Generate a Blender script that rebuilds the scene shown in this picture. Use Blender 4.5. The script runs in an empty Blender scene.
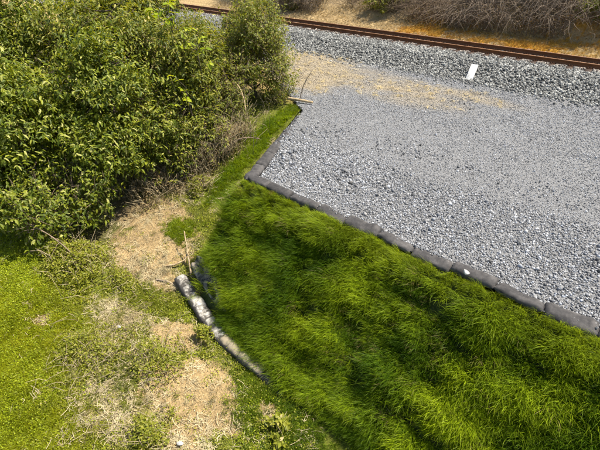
import bpy, math, random
import numpy as np

# ---------------------------------------------------------------- camera, sky, sun, exposure
scn = bpy.context.scene
COL = scn.collection
rad = math.radians
cam_d = bpy.data.cameras.new('camera')
cam_d.sensor_width = 36.0
cam_d.lens = 24.0
cam_d.clip_end = 3000.0
cam = bpy.data.objects.new('camera', cam_d)
COL.objects.link(cam)
cam.location = (0, 0, 4.2)
cam.rotation_euler = (rad(90 - 35.28), 0, rad(40))
scn.camera = cam

SUN_AZ = math.atan2(0.58, 0.81)          # from +Y towards +X
SUN_EL = rad(61)
world = bpy.data.worlds.new('World')
scn.world = world
world.use_nodes = True
wn = world.node_tree.nodes
sky = wn.new('ShaderNodeTexSky')
sky.sky_type = 'NISHITA'
sky.sun_disc = False
sky.sun_elevation = SUN_EL
sky.sun_rotation = SUN_AZ
wn['Background'].inputs['Strength'].default_value = 0.10
world.node_tree.links.new(sky.outputs[0], wn['Background'].inputs['Color'])
sun_d = bpy.data.lights.new('sun', 'SUN')
sun_d.energy = 5.0
sun_d.angle = rad(0.53)
sun_d.color = (1.0, 0.94, 0.82)
sun = bpy.data.objects.new('sun', sun_d)
COL.objects.link(sun)
sun.rotation_euler = (rad(90) - SUN_EL, 0, math.pi - SUN_AZ)
sun.location = (5, 20, 30)
vs = scn.view_settings
vs.view_transform = 'Standard'
vs.look = 'None'
vs.gamma = 1.0
vs.exposure = 0.95
vs.use_curve_mapping = False
scn.cycles.use_adaptive_sampling = True
scn.cycles.adaptive_threshold = 0.03
scn.cycles.max_bounces = 4
scn.cycles.diffuse_bounces = 2
scn.cycles.glossy_bounces = 2
scn.cycles.transmission_bounces = 2

rng = np.random.default_rng(11)
random.seed(5)


# ---------------------------------------------------------------- helpers
def sstep(a, b, x):
    t = np.clip((np.asarray(x, float) - a) / (b - a), 0, 1)
    return t * t * (3 - 2 * t)


def link(name, me, mat=None, parent=None):
    if mat is not None and len(me.materials) == 0:
        me.materials.append(mat)
    o = bpy.data.objects.new(name, me)
    COL.objects.link(o)
    if parent is not None:
        o.parent = parent
    return o


def tag(o, label=None, cat=None, group=None, kind=None):
    if label:
        o['label'] = label
    if cat:
        o['category'] = cat
    if group:
        o['group'] = group
    if kind:
        o['kind'] = kind
    return o


def empty(name, loc=(0, 0, 0), rz=0.0):
    o = bpy.data.objects.new(name, None)
    o.empty_display_size = .2
    COL.objects.link(o)
    o.location = loc
    o.rotation_euler = (0, 0, rz)
    return o


def mesh(name, V, F, smooth=False):
    """V (n,3); F list of index arrays, each (m,3) or (m,4)"""
    me = bpy.data.meshes.new(name)
    V = np.asarray(V, np.float32)
    F = [np.asarray(f, np.int32) for f in F if len(f)]
    me.vertices.add(len(V))
    me.vertices.foreach_set('co', V.ravel())
    idx = np.concatenate([f.ravel() for f in F])
    cnt = np.concatenate([np.full(len(f), f.shape[1], np.int32) for f in F])
    st = np.concatenate([[0], np.cumsum(cnt)[:-1]]).astype(np.int32)
    me.loops.add(len(idx))
    me.loops.foreach_set('vertex_index', idx)
    me.polygons.add(len(cnt))
    me.polygons.foreach_set('loop_start', st)
    me.update(calc_edges=True)
    me.validate()
    if smooth:
        me.polygons.foreach_set('use_smooth', np.ones(len(me.polygons), bool))
    return me


class MB:
    """collects pieces of ONE mesh"""
    def __init__(self):
        self.V, self.T, self.Q, self.n = [], [], [], 0

    def add(self, V, T=None, Q=None):
        V = np.asarray(V, float)
        if T is not None and len(T):
            self.T.append(np.asarray(T) + self.n)
        if Q is not None and len(Q):
            self.Q.append(np.asarray(Q) + self.n)
        self.V.append(V)
        self.n += len(V)

    def tube(self, P, r, sides=5):
        P = np.asarray(P, float)
        k = len(P)
        r = np.broadcast_to(np.asarray(r, float), (k,))
        d = np.gradient(P, axis=0)
        d /= np.linalg.norm(d, axis=1, keepdims=True) + 1e-9
        ref = np.array([0.31, 0.17, 0.93]) if abs(d[0][2]) < .8 else np.array([.95, .2, .1])
        a = np.cross(d, ref)
        a /= np.linalg.norm(a, axis=1, keepdims=True) + 1e-9
        b = np.cross(d, a)
        th = np.arange(sides) * 2 * math.pi / sides
        V = P[:, None, :] + r[:, None, None] * (np.cos(th)[None, :, None] * a[:, None, :] + np.sin(th)[None, :, None] * b[:, None, :])
        i = np.arange(k - 1)[:, None] * sides
        j = np.arange(sides)[None, :]
        jn = (j + 1) % sides
        Q = np.stack([i + j, i + jn, i + sides + jn, i + sides + j], -1).reshape(-1, 4)
        V = V.reshape(-1, 3)
        V = np.vstack([V, P[:1], P[-1:]])
        c0, c1 = k * sides, k * sides + 1
        jj = np.arange(sides)
        T0 = np.stack([np.full(sides, c0), (jj + 1) % sides, jj], -1)
        e = (k - 1) * sides
        T1 = np.stack([np.full(sides, c1), e + jj, e + (jj + 1) % sides], -1)
        self.add(V, np.vstack([T0, T1]), Q)

    def box(self, c, s, R=None):
        x = np.array([[a, b, d] for a in (-1, 1) for b in (-1, 1) for d in (-1, 1)], float) * np.asarray(s) / 2
        if R is not None:
            x = x @ np.asarray(R).T
        self.add(x + np.asarray(c), None, [[0, 1, 3, 2], [4, 6, 7, 5], [0, 4, 5, 1], [2, 3, 7, 6], [0, 2, 6, 4], [1, 5, 7, 3]])

    def build(self, name, mat, parent=None, smooth=False):
        V = np.vstack(self.V)
        F = []
        if self.T:
            F.append(np.vstack(self.T))
        if self.Q:
            F.append(np.vstack(self.Q))
        return link(name, mesh(name, V, F, smooth), mat, parent)


def norm(v):
    return v / (np.linalg.norm(v, axis=-1, keepdims=True) + 1e-9)


# lens-shaped leaf, folded along its midrib and drooping at the tip; length 1 along x
def leaf_template(width=.42, fold=.10, droop=.16, fine=True):
    if fine:
        V = np.array([[0, 0, 0], [.32, width * .46, fold * .8], [.32, -width * .46, fold * .8], [.68, width * .40, fold * .6 - droop * .45],
                      [.68, -width * .40, fold * .6 - droop * .45], [1, 0, -droop], [.32, 0, 0], [.68, 0, -droop * .5]])
        T = np.array([[0, 6, 1], [0, 2, 6], [3, 7, 5], [7, 4, 5]])
        Q = np.array([[1, 6, 7, 3], [6, 2, 4, 7]])
    else:
        V = np.array([[0, 0, 0], [.45, width * .5, fold], [.45, -width * .5, fold], [1, 0, -droop], [.45, 0, 0]])
        T = np.array([[0, 4, 1], [0, 2, 4], [1, 4, 3], [4, 2, 3]])
        Q = None
    return V, T, Q


def add_leaves(mb, P, D, N, S, tpl):
    """leaf at each P, pointing along D, upper face about N, length S"""
    V, T, Q = tpl
    D = norm(D)
    Y = norm(np.cross(N, D))
    Z = np.cross(D, Y)
    n, k = len(P), len(V)
    W = P[:, None, :] + S[:, None, None] * (V[None, :, 0:1] * D[:, None, :] + V[None, :, 1:2] * Y[:, None, :] + V[None, :, 2:3] * Z[:, None, :])
    off = (np.arange(n) * k)[:, None, None]
    mb.add(W.reshape(-1, 3), (T[None] + off).reshape(-1, 3), None if Q is None else (Q[None] + off).reshape(-1, 4))


def eulers(Xa, Za):
    """xyz eulers of frames whose local x is about Xa and local z is Za"""
    Z = norm(Za)
    Y = norm(np.cross(Z, Xa))
    X = np.cross(Y, Z)
    # R columns X,Y,Z
    ry = np.arcsin(np.clip(-X[:, 2], -1, 1))
    rx = np.arctan2(Y[:, 2], Z[:, 2])
    rz = np.arctan2(X[:, 1], X[:, 0])
    return np.stack([rx, ry, rz], -1)


def noise2(x, y, seed=0, f=1.0):
    """cheap smooth value noise, 0..1"""
    r = np.random.default_rng(seed)
    g = r.random((64, 64))
    x = np.asarray(x, float) * f + 31.7
    y = np.asarray(y, float) * f + 17.3
    xi, yi = np.floor(x).astype(int), np.floor(y).astype(int)
    fx, fy = x - xi, y - yi
    fx, fy = fx * fx * (3 - 2 * fx), fy * fy * (3 - 2 * fy)
    a, b, c, d = g[xi % 64, yi % 64], g[(xi + 1) % 64, yi % 64], g[xi % 64, (yi + 1) % 64], g[(xi + 1) % 64, (yi + 1) % 64]
    return (a * (1 - fx) + b * fx) * (1 - fy) + (c * (1 - fx) + d * fx) * fy


def fbm(x, y, seed=0, f=1.0, o=4):
    s, a, t = 0, .5, 0
    for i in range(o):
        s = s + a * noise2(x, y, seed + i, f * 2 ** i)
        t += a
        a *= .55
    return s / t


# ---------------------------------------------------------------- materials
class NT:
    def __init__(self, name):
        self.m = bpy.data.materials.new(name)
        self.m.use_nodes = True
        self.t = self.m.node_tree
        self.t.nodes.clear()
        self.out = self.n('ShaderNodeOutputMaterial')

    def n(self, typ, **kw):
        x = self.t.nodes.new(typ)
        for k, v in kw.items():
            setattr(x, k, v)
        return x

    def l(self, a, b):
        self.t.links.new(a, b)

    def math(self, op, a, b=None):
        x = self.n('ShaderNodeMath', operation=op)
        for i, v in enumerate((a, b)):
            if v is None:
                continue
            if isinstance(v, (int, float)):
                x.inputs[i].default_value = v
            else:
                self.l(v, x.inputs[i])
        return x.outputs[0]

    def ramp(self, fac, stops):
        x = self.n('ShaderNodeValToRGB')
        e = x.color_ramp.elements
        while len(e) < len(stops):
            e.new(.5)
        for i, (p, c) in enumerate(stops):
            e[i].position = p
            e[i].color = (*c, 1)
        self.l(fac, x.inputs[0])
        return x.outputs[0]

    def noise(self, scale, detail=4, rough=.6, vec=None):
        x = self.n('ShaderNodeTexNoise')
        x.inputs['Scale'].default_value = scale
        x.inputs['Detail'].default_value = detail
        x.inputs['Roughness'].default_value = rough
        if vec is None:
            vec = self.n('ShaderNodeTexCoord').outputs['Object']
        self.l(vec, x.inputs['Vector'])
        return x.outputs['Fac']

    def mix(self, fac, a, b, typ='MIX'):
        x = self.n('ShaderNodeMix', data_type='RGBA', blend_type=typ)
        for sock, v in ((x.inputs['Factor'], fac), (x.inputs[6], a), (x.inputs[7], b)):
            if isinstance(v, (int, float)):
                sock.default_value = v
            elif isinstance(v, tuple):
                sock.default_value = (*v, 1)
            else:
                self.l(v, sock)
        return x.outputs[2]

    def principled(self, color, rough=.8, spec=.3, bump=None, bstr=.5, bdist=.02):
        p = self.n('ShaderNodeBsdfPrincipled')
        if isinstance(color, tuple):
            p.inputs['Base Color'].default_value = (*color, 1)
        else:
            self.l(color, p.inputs['Base Color'])
        if isinstance(rough, (int, float)):
            p.inputs['Roughness'].default_value = rough
        else:
            self.l(rough, p.inputs['Roughness'])
        p.inputs['Specular IOR Level'].default_value = spec
        if bump is not None:
            b = self.n('ShaderNodeBump')
            b.inputs['Strength'].default_value = bstr
            b.inputs['Distance'].default_value = bdist
            self.l(bump, b.inputs['Height'])
            self.l(b.outputs[0], p.inputs['Normal'])
        return p.outputs[0]

    def done(self, shader):
        self.l(shader, self.out.inputs['Surface'])
        return self.m


def leaf_mat(name, stops, trans=.4, rough=.5, spec=.28, tint=(1.25, 1.15, .5)):
    t = NT(name)
    g = t.n('ShaderNodeNewGeometry')
    oi = t.n('ShaderNodeObjectInfo')
    r = t.math('FRACT', t.math('ADD', g.outputs['Random Per Island'], t.math('MULTIPLY', oi.outputs['Random'], 3.7)))
    c = t.ramp(r, stops)
    p = t.principled(c, rough, spec)
    tr = t.n('ShaderNodeBsdfTranslucent')
    t.l(t.mix(1.0, c, tint, 'MULTIPLY'), tr.inputs['Color'])
    mx = t.n('ShaderNodeMixShader')
    mx.inputs[0].default_value = trans
    t.l(p, mx.inputs[1])
    t.l(tr.outputs[0], mx.inputs[2])
    return t.done(mx.outputs[0])


def blade_mat(name, trans=.45, rough=.5, jit=.35):
    """grass blades: colour of the tuft comes with the tuft, blades vary a little"""
    t = NT(name)
    a = t.n('ShaderNodeAttribute', attribute_type='INSTANCER', attribute_name='tint')
    g = t.n('ShaderNodeNewGeometry')
    v = t.math('ADD', t.math('MULTIPLY', g.outputs['Random Per Island'], 2 * jit), 1 - jit)
    hs = t.n('ShaderNodeHueSaturation')
    t.l(a.outputs['Color'], hs.inputs['Color'])
    t.l(v, hs.inputs['Value'])
    p = t.principled(hs.outputs[0], rough, .25)
    tr = t.n('ShaderNodeBsdfTranslucent')
    t.l(t.mix(1.0, hs.outputs[0], (1.25, 1.15, .6), 'MULTIPLY'), tr.inputs['Color'])
    mx = t.n('ShaderNodeMixShader')
    mx.inputs[0].default_value = trans
    t.l(p, mx.inputs[1])
    t.l(tr.outputs[0], mx.inputs[2])
    return t.done(mx.outputs[0])


def stone_mat(name):
    t = NT(name)
    a = t.n('ShaderNodeAttribute', attribute_type='INSTANCER', attribute_name='tint')
    n = t.noise(60, 3)
    c = t.mix(1.0, a.outputs['Color'], t.ramp(n, [(.3, (.75, .75, .75)), (.7, (1.2, 1.2, 1.2))]), 'MULTIPLY')
    return t.done(t.principled(c, .75, .35))


def bark_mat(name, c0, c1, scale=14):
    t = NT(name)
    n = t.noise(scale, 5)
    return t.done(t.principled(t.ramp(n, [(.3, c0), (.7, c1)]), .85, .2, n, .6, .02))


def make_ground_mat():
    t = NT('earth_and_turf')
    a = t.n('ShaderNodeAttribute', attribute_type='GEOMETRY', attribute_name='cover')
    n1 = t.noise(2.3, 6, .65)
    n2 = t.noise(34, 5, .7)
    n3 = t.noise(9, 5, .7)
    spk = t.ramp(n2, [(.28, (.45, .43, .40)), (.5, (1, 1, 1)), (.72, (1.45, 1.4, 1.3))])
    mott = t.ramp(n3, [(.3, (.70, .66, .60)), (.7, (1.22, 1.2, 1.15))])
    c = t.mix(1.0, a.outputs['Color'], spk, 'MULTIPLY')
    c = t.mix(1.0, c, mott, 'MULTIPLY')
    return t.done(t.principled(c, .95, .1, t.math('ADD', n2, t.math('MULTIPLY', n3, 2.0)), .9, .05))


def make_gravel_base_mat():
    t = NT('gravel_bed')
    a = t.n('ShaderNodeAttribute', attribute_type='GEOMETRY', attribute_name='cover')
    v = t.n('ShaderNodeTexVoronoi')
    v.inputs['Scale'].default_value = 70
    t.l(t.n('ShaderNodeTexCoord').outputs['Object'], v.inputs['Vector'])
    c = t.mix(1.0, a.outputs['Color'], t.ramp(v.outputs['Color'], [(0, (.5, .5, .5)), (1, (1.5, 1.5, 1.5))]), 'MULTIPLY')
    return t.done(t.principled(c, .9, .2, v.outputs['Distance'], .8, .02))


M_ground = make_ground_mat()
M_gravelbed = make_gravel_base_mat()
M_stone = stone_mat('crushed_stone')
M_blade = blade_mat('grass_blade', .58, .5, .45)
M_straw = blade_mat('dry_straw', .15, .7, .4)


def make_bag_mat(name, base, dust, amount, top=0.0):
    t = NT(name)
    n = t.noise(7, 6, .7)
    if top:
        sx = t.n('ShaderNodeSeparateXYZ')
        t.l(t.n('ShaderNodeTexCoord').outputs['Object'], sx.inputs[0])
        n = t.math('ADD', n, t.math('SUBTRACT', t.math('MULTIPLY', sx.outputs['Z'], 5.0), top))
    f = t.noise(260, 2)
    c = t.mix(t.ramp(n, [(amount[0], (0, 0, 0)), (amount[1], (1, 1, 1))]), base, dust)
    oi = t.n('ShaderNodeObjectInfo')
    hs = t.n('ShaderNodeHueSaturation')
    t.l(c, hs.inputs['Color'])
    t.l(t.math('ADD', t.math('MULTIPLY', oi.outputs['Random'], .4), .8), hs.inputs['Value'])
    return t.done(t.principled(hs.outputs[0], .85, .25, t.math('ADD', f, t.math('MULTIPLY', n, 3)), .35, .01))


M_bag = make_bag_mat('weathered_geotextile', (.044, .041, .040), (.115, .105, .098), (.42, .75))
M_bag_silt = make_bag_mat('silted_black_geotextile', (.075, .067, .057), (.47, .44, .385), (.40, .58), .47)
M_bag_sand = make_bag_mat('sandy_geotextile', (.07, .065, .055), (.34, .28, .19), (.36, .58), .38)
M_fabric = make_bag_mat('black_weed_cloth', (.03, .03, .03), (.26, .22, .17), (.44, .62))
M_seam = NT('bag_stitching')
M_seam = M_seam.done(M_seam.principled((.05, .05, .052), .8, .2))


def make_rust(name, c0, c1, c2, rough):
    t = NT(name)
    n = t.noise(9, 6, .7)
    f = t.noise(70, 4)
    c = t.mix(t.ramp(f, [(.4, (0, 0, 0)), (.7, (1, 1, 1))]), t.ramp(n, [(.3, c0), (.7, c1)]), c2)
    return t.done(t.principled(c, rough, .3, f, .3, .004))


M_rail = make_rust('rusted_rail_steel', (.11, .040, .014), (.21, .085, .03), (.15, .06, .022), .7)
M_head = make_rust('worn_rail_head', (.34, .17, .085), (.44, .26, .15), (.26, .12, .05), .4)
M_sleeper = bark_mat('weathered_sleeper_timber', (.06, .04, .03), (.17, .12, .09), 8)
M_plate = make_rust('rusted_base_plate', (.09, .035, .015), (.16, .06, .02), (.1, .05, .02), .8)
t = NT('white_paint_on_board')
nz = t.noise(12, 5)
M_white = t.done(t.principled(t.ramp(nz, [(.3, (.36, .34, .31)), (.6, (.60, .60, .58))]), .6, .3))
M_bark = bark_mat('grey_brown_bark', (.055, .042, .03), (.16, .125, .09))
M_twig = bark_mat('dead_twig', (.12, .085, .055), (.30, .22, .15), 6)
M_twig_dark = bark_mat('dead_dark_twig', (.22, .165, .12), (.42, .33, .24), 6)
M_stem = bark_mat('dry_stalk', (.26, .20, .11), (.44, .36, .22), 9)
M_stick = bark_mat('bleached_wood', (.30, .21, .11), (.52, .40, .24), 10)
t = NT('pale_stone')
nz = t.noise(25, 5)
M_rock = t.done(t.principled(t.ramp(nz, [(.3, (.30, .29, .27)), (.7, (.52, .50, .47))]), .8, .3, nz, .5, .01))

M_leaf_big = leaf_mat('broad_glossy_leaf', [(0, (.055, .085, .007)), (.45, (.135, .172, .011)), (.85, (.29, .31, .022)), (1, (.52, .50, .17))])
M_leaf_mid = leaf_mat('olive_leaf', [(0, (.055, .080, .008)), (.5, (.165, .185, .016)), (.9, (.30, .30, .028)), (1, (.46, .38, .12))])
M_leaf_yel = leaf_mat('fresh_yellow_green_leaf', [(0, (.24, .33, .015)), (.6, (.38, .45, .02)), (1, (.5, .52, .04))], .5)
M_leaf_fine = leaf_mat('fine_shrub_leaf', [(0, (.080, .105, .010)), (.5, (.170, .195, .018)), (.88, (.27, .27, .035)), (1, (.42, .34, .13))])
M_leaf_weed = leaf_mat('weed_leaf', [(0, (.13, .15, .014)), (.5, (.24, .255, .022)), (.9, (.34, .33, .04)), (1, (.46, .38, .17))])
M_leaf_clover = leaf_mat('clover_leaf', [(0, (.19, .25, .010)), (.5, (.31, .37, .012)), (1, (.44, .48, .02))], .45)
M_leaf_dry = leaf_mat('dry_leaf', [(0, (.16, .10, .045)), (.5, (.28, .20, .09)), (1, (.42, .33, .18))], .25, .7, .2, (1.1, 1, .7))


# ---------------------------------------------------------------- terrain
def terrain(X, Y):
    X = np.asarray(X, float)
    Y = np.asarray(Y, float)
    u = -X
    low = -2.1 + np.clip(0.06 * (u - 6), -.45, .25)
    r = np.interp(Y, [3.0, 4.0, 8.8, 9.6], [0, .10, .94, 1.0])
    z = low + r * (-0.12 - low)
    z = z - 0.06 * np.clip(1.0 - Y, 0, 6)
    z = np.where(Y > 9.6, np.interp(Y, [9.6, 15.6, 20.4], [-.12, -.03, .0]), z)
    z = np.where(Y > 20.4, np.interp(Y, [20.4, 20.7, 22.4], [0, .33, .68]), z)
    steep = .55 + .75 * (sstep(9, 7.5, u) - .6 * sstep(2.5, 1.0, u)) + .9 * sstep(16.4, 17.2, u)
    z = z + np.where(Y > 22.2, np.minimum((Y - 22.2) * steep, 4.2), 0)
    w = sstep(11.5, 9.0, Y)
    z = z + w * (.05 * np.sin(1.7 * X + .6 * Y) * np.sin(1.3 * Y - .5 * X) + .025 * np.sin(4.1 * X - 2.2 * Y + 1) * np.sin(3.3 * Y + 1.9 * X))
    return z


def blob(X, Y, cx, cy, rx, ry, rot=0.0, soft=.5):
    c, s = math.cos(rot), math.sin(rot)
    a = ((X - cx) * c + (Y - cy) * s) / rx
    b = (-(X - cx) * s + (Y - cy) * c) / ry
    return sstep(1 + soft, 1 - soft, np.sqrt(a * a + b * b))


def bare_mask(X, Y):
    """where earth shows: 1 bare, 0 covered"""
    m = np.zeros_like(np.asarray(X, float))
    for b in ((-7.75, 3.62, 1.15, .78, .5), (-8.6, 4.2, 1.1, .6, .4), (-7.4, 3.0, .8, .4, .2), (-3.85, 1.95, .9, .6, -.2), (-4.4, 1.65, .6, .45, .2), (-5.2, 2.45, .6, .34, .3),
              (-7.5, .85, .20, .16, 0), (-2.75, 2.5, .26, .2, 0), (-6.7, 3.1, .5, .25, .2), (-3.4, 1.2, .4, .25, 0)):
        m = np.maximum(m, blob(X, Y, *b))
    return m


def dry_mask(X, Y):
    """where dead grass and straw prevail among the weeds"""
    m = np.zeros_like(np.asarray(X, float))
    for b in ((-5.75, 1.35, .8, .55, .6), (-5.0, .75, .6, .5, .3), (-6.4, 2.0, .7, .4, .3), (-7.0, 3.0, .8, .4, .2), (-4.5, 1.0, .5, .5, 0), (-3.3, 1.1, .5, .3, 0),
              (-9.6, 6.6, .8, 1.2, 0), (-8.7, 5.6, .5, .7, 0)):
        m = np.maximum(m, blob(X, Y, *b))
    return m * (.35 + .9 * fbm(X, Y, 40, 1.6))


def build_ground():
    def axis(lo, hi, step, far, g=1.35):
        a = list(np.arange(lo, hi + 1e-6, step))
        s = step
        x = hi
        while x < far:
            s *= g
            x += s
            a.append(x)
        s, x = step, lo
        while x > -far:
            s *= g
            x -= s
            a.insert(0, x)
        return np.array(a)
    xs = axis(-14, 4, .07, 900)
    ys = np.concatenate([axis(-2.5, 10.5, .07, 900)])
    ys = np.unique(np.round(np.concatenate([ys[ys <= 10.6], np.arange(10.75, 27, .16), ys[ys > 27]]), 4))
    X, Y = np.meshgrid(xs, ys)
    Z = terrain(X, Y)
    near = sstep(30, 14, np.abs(X) + np.abs(Y - 4))
    Z = Z + near * (fbm(X, Y, 3, 1.5) - .5) * .10 * sstep(11, 9, Y) + near * (fbm(X, Y, 9, 7) - .5) * .035
    Z = np.where(Y > 22.5, Z + (fbm(X, Y, 15, .8) - .5) * .5 * sstep(60, 30, Y), Z)
    nx, ny = len(xs), len(ys)
    i = (np.arange(ny - 1)[:, None] * nx + np.arange(nx - 1)[None, :]).ravel()
    me = mesh('ground', np.stack([X, Y, Z], -1).reshape(-1, 3), [np.stack([i, i + 1, i + nx + 1, i + nx], -1)], True)
    x, y = X.ravel(), Y.ravel()
    n = fbm(x, y, 21, 1.3)
    n2 = fbm(x, y, 27, 4.0)
    green = np.array([.15, .17, .028])
    straw = np.array([.33, .27, .125])
    earth = np.array([.43, .315, .165])
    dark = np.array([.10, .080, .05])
    c = green[None] * (.7 + .6 * n2)[:, None]
    d = np.clip(dry_mask(x, y) * 1.1, 0, 1)[:, None]
    c = c * (1 - d) + straw * d
    b = sstep(.38, .62, bare_mask(x, y) * 1.05 + (n2 - .5) * 1.1 - .05)[:, None]
    c = c * (1 - b) + earth * (.75 + .5 * n)[:, None] * b
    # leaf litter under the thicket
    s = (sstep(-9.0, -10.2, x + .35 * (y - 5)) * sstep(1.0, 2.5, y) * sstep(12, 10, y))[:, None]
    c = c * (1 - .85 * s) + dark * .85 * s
    # sandy shelf between the gravel and the track, ochre dry strip beyond the track
    s = (sstep(9.3, 10.5, y) * sstep(20.6, 20.0, y))[:, None]
    c = c * (1 - s) + np.array([.46, .34, .15]) * (.75 + .5 * n2)[:, None] * s
    s = sstep(20.3, 20.6, y)[:, None]
    och = np.where((n[:, None] > .5) & (x[:, None] > -11), np.array([.56, .30, .045]), np.array([.46, .34, .18]))
    c = c * (1 - s) + och * (.7 + .6 * n2)[:, None] * s
    s = (sstep(22.4, 23.0, y + (n2 - .5)))[:, None]
    c = c * (1 - s) + np.array([.34, .255, .15]) * (.6 + .8 * n2)[:, None] * s
    s = sstep(26.5, 28.5, y)[:, None]
    c = c * (1 - s) + np.array([.11, .13, .035]) * s
    at = me.color_attributes.new('cover', 'FLOAT_COLOR', 'POINT')
    at.data.foreach_set('color', np.concatenate([c, np.ones((len(c), 1))], 1).astype(np.float32).ravel())
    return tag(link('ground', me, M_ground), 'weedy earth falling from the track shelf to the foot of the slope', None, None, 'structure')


build_ground()

# edge of the gravel platform: crest runs along y = 5.07, turns at the corner, runs back to the thicket
CREST_Y = 5.07
CORNER = np.array([-5.81, 5.07])
END = np.array([-7.74, 9.22])
E_DIR = (END - CORNER) / np.linalg.norm(END - CORNER)
E_OUT = np.array([-E_DIR[1], E_DIR[0]])            # points left, away from the platform


def edge_x(Y):
    """x of the platform's left margin at height Y"""
    return np.interp(Y, [CORNER[1], END[1], 10.0, 11.9, 15.6], [CORNER[0], END[0], -8.9, -12.0, -18.0])


def sand_mask(X, Y):
    """dry yellow sand and dead grass blown over the back of the platform"""
    d = 1.25 * blob(X, Y, -10.6, 12.8, 2.4, 1.9, -.5, .5)
    d = np.maximum(d, .68 * blob(X, Y, -7.4, 13.3, 2.8, 1.1, -.25, .7))
    d = np.maximum(d, blob(X, Y, -12.6, 15.0, 2.5, 1.0, 0, .5) * 1.0)
    d = np.maximum(d, .42 * blob(X, Y, -4.4, 13.9, 1.6, .45, -.1, .6))
    return np.clip(d * (2.0 * fbm(X, Y, 51, 1.1) - .42 + .25 * noise2(X, Y, 53, 9)), 0, .55)


def build_platform():
    xs = np.concatenate([np.arange(-19, 5, .12), np.arange(5, 40, 1.0)])
    ys = np.concatenate([np.arange(5.14, 16.2, .12)])
    X, Y = np.meshgrid(xs, ys)
    ex = edge_x(Y) + .12
    X2 = np.maximum(X, ex)                          # clamp to the margin
    Z = .012 * (fbm(X2, Y, 5, 1.2) - .5) * 2 + .0 * X
    Z = Z - .10 * sstep(.35, 0, X2 - ex) * sstep(7.0, 5.8, Y)
    nx, ny = len(xs), len(ys)
    i = (np.arange(ny - 1)[:, None] * nx + np.arange(nx - 1)[None, :]).ravel()
    keep = (X.ravel()[i + 1] > ex.ravel()[i]) & (X.ravel()[i + nx + 1] > ex.ravel()[i + nx])
    i = i[keep]
    V = np.stack([X2, Y, Z], -1).reshape(-1, 3)
    me = mesh('gravel_platform', V, [np.stack([i, i + 1, i + nx + 1, i + nx], -1)], True)
    x, y = X2.ravel(), Y.ravel()
    s = sand_mask(x, y)[:, None]
    c = np.array([.21, .207, .205]) * (1 - s) + np.array([.40, .30, .15]) * s
    at = me.color_attributes.new('cover', 'FLOAT_COLOR', 'POINT')
    at.data.foreach_set('color', np.concatenate([c, np.ones((len(c), 1))], 1).astype(np.float32).ravel())
    return tag(link('gravel_platform', me, M_gravelbed), 'level platform of crushed grey gravel between slope and track', None, None, 'structure')


build_platform()


# reinforced slope: battered face in shallow courses, turned round the corner
def crest_path():
    P, N, S = [], [], []
    for x in np.arange(9.0, CORNER[0] + .001, -.12):
        P.append((x, CREST_Y)); N.append((0, -1))
    a0, a1 = -math.pi / 2, math.atan2(E_OUT[1], E_OUT[0]) - 2 * math.pi
    if a1 < a0 - math.pi:
        a1 += 2 * math.pi
    for q in np.linspace(0, 1, 12)[1:-1]:
        a = a0 + (a1 - a0) * q
        P.append(tuple(CORNER)); N.append((math.cos(a), math.sin(a)))
    L = np.linalg.norm(END - CORNER)
    for s in np.arange(0, L + .7, .12):
        P.append(tuple(CORNER + E_DIR * s)); N.append(tuple(E_OUT))
    return np.array(P, float), np.array(N, float)


COURSE = .21


def face_profile(k):
    """outward offset at drop k below the crest"""
    ph = (k / COURSE) % 1.0
    return .03 + k * .86 + .045 * np.sin(math.pi * ph)


def end_factor(N):
    """the end face is steeper than the front face"""
    f = np.clip((N[:, 0] - 0.0) / E_OUT[0], 0, 1)
    return 1.0 - .58 * f


def build_slope():
    P, N = crest_path()
    ks = np.linspace(0, 3.0, 91)
    o = face_profile(ks)[None] * end_factor(N)[:, None]
    V = np.zeros((len(P), len(ks), 3))
    V[:, :, 0] = P[:, None, 0] + N[:, None, 0] * o
    V[:, :, 1] = P[:, None, 1] + N[:, None, 1] * o
    V[:, :, 2] = -.03 - ks[None]
    V[:, :, 2] += .03 * (fbm(V[:, :, 0] * 1.0, V[:, :, 1] + V[:, :, 2], 8, 3) - .5)
    nk, npth = len(ks), len(P)
    i = (np.arange(npth - 1)[:, None] * nk + np.arange(nk - 1)[None, :]).ravel()
    t = NT('slope_soil')
    n = t.noise(20, 5)
    m = t.done(t.principled(t.ramp(n, [(.3, (.030, .042, .010)), (.7, (.075, .085, .025))]), .95, .1, n, .8, .03))
    me = mesh('slope_face', V.reshape(-1, 3), [np.stack([i, i + nk, i + nk + 1, i + 1], -1)], True)
    return tag(link('slope', me, m), 'steep soil face of the reinforced slope under long green grass', None, None, 'structure')


build_slope()


# ---------------------------------------------------------------- scatter of uncountable stuff
def proto_collection(name, meshes):
    c = bpy.data.collections.new(name)
    for i, me in enumerate(meshes):
        c.objects.link(bpy.data.objects.new(name + '_piece', me))
    return c


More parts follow.
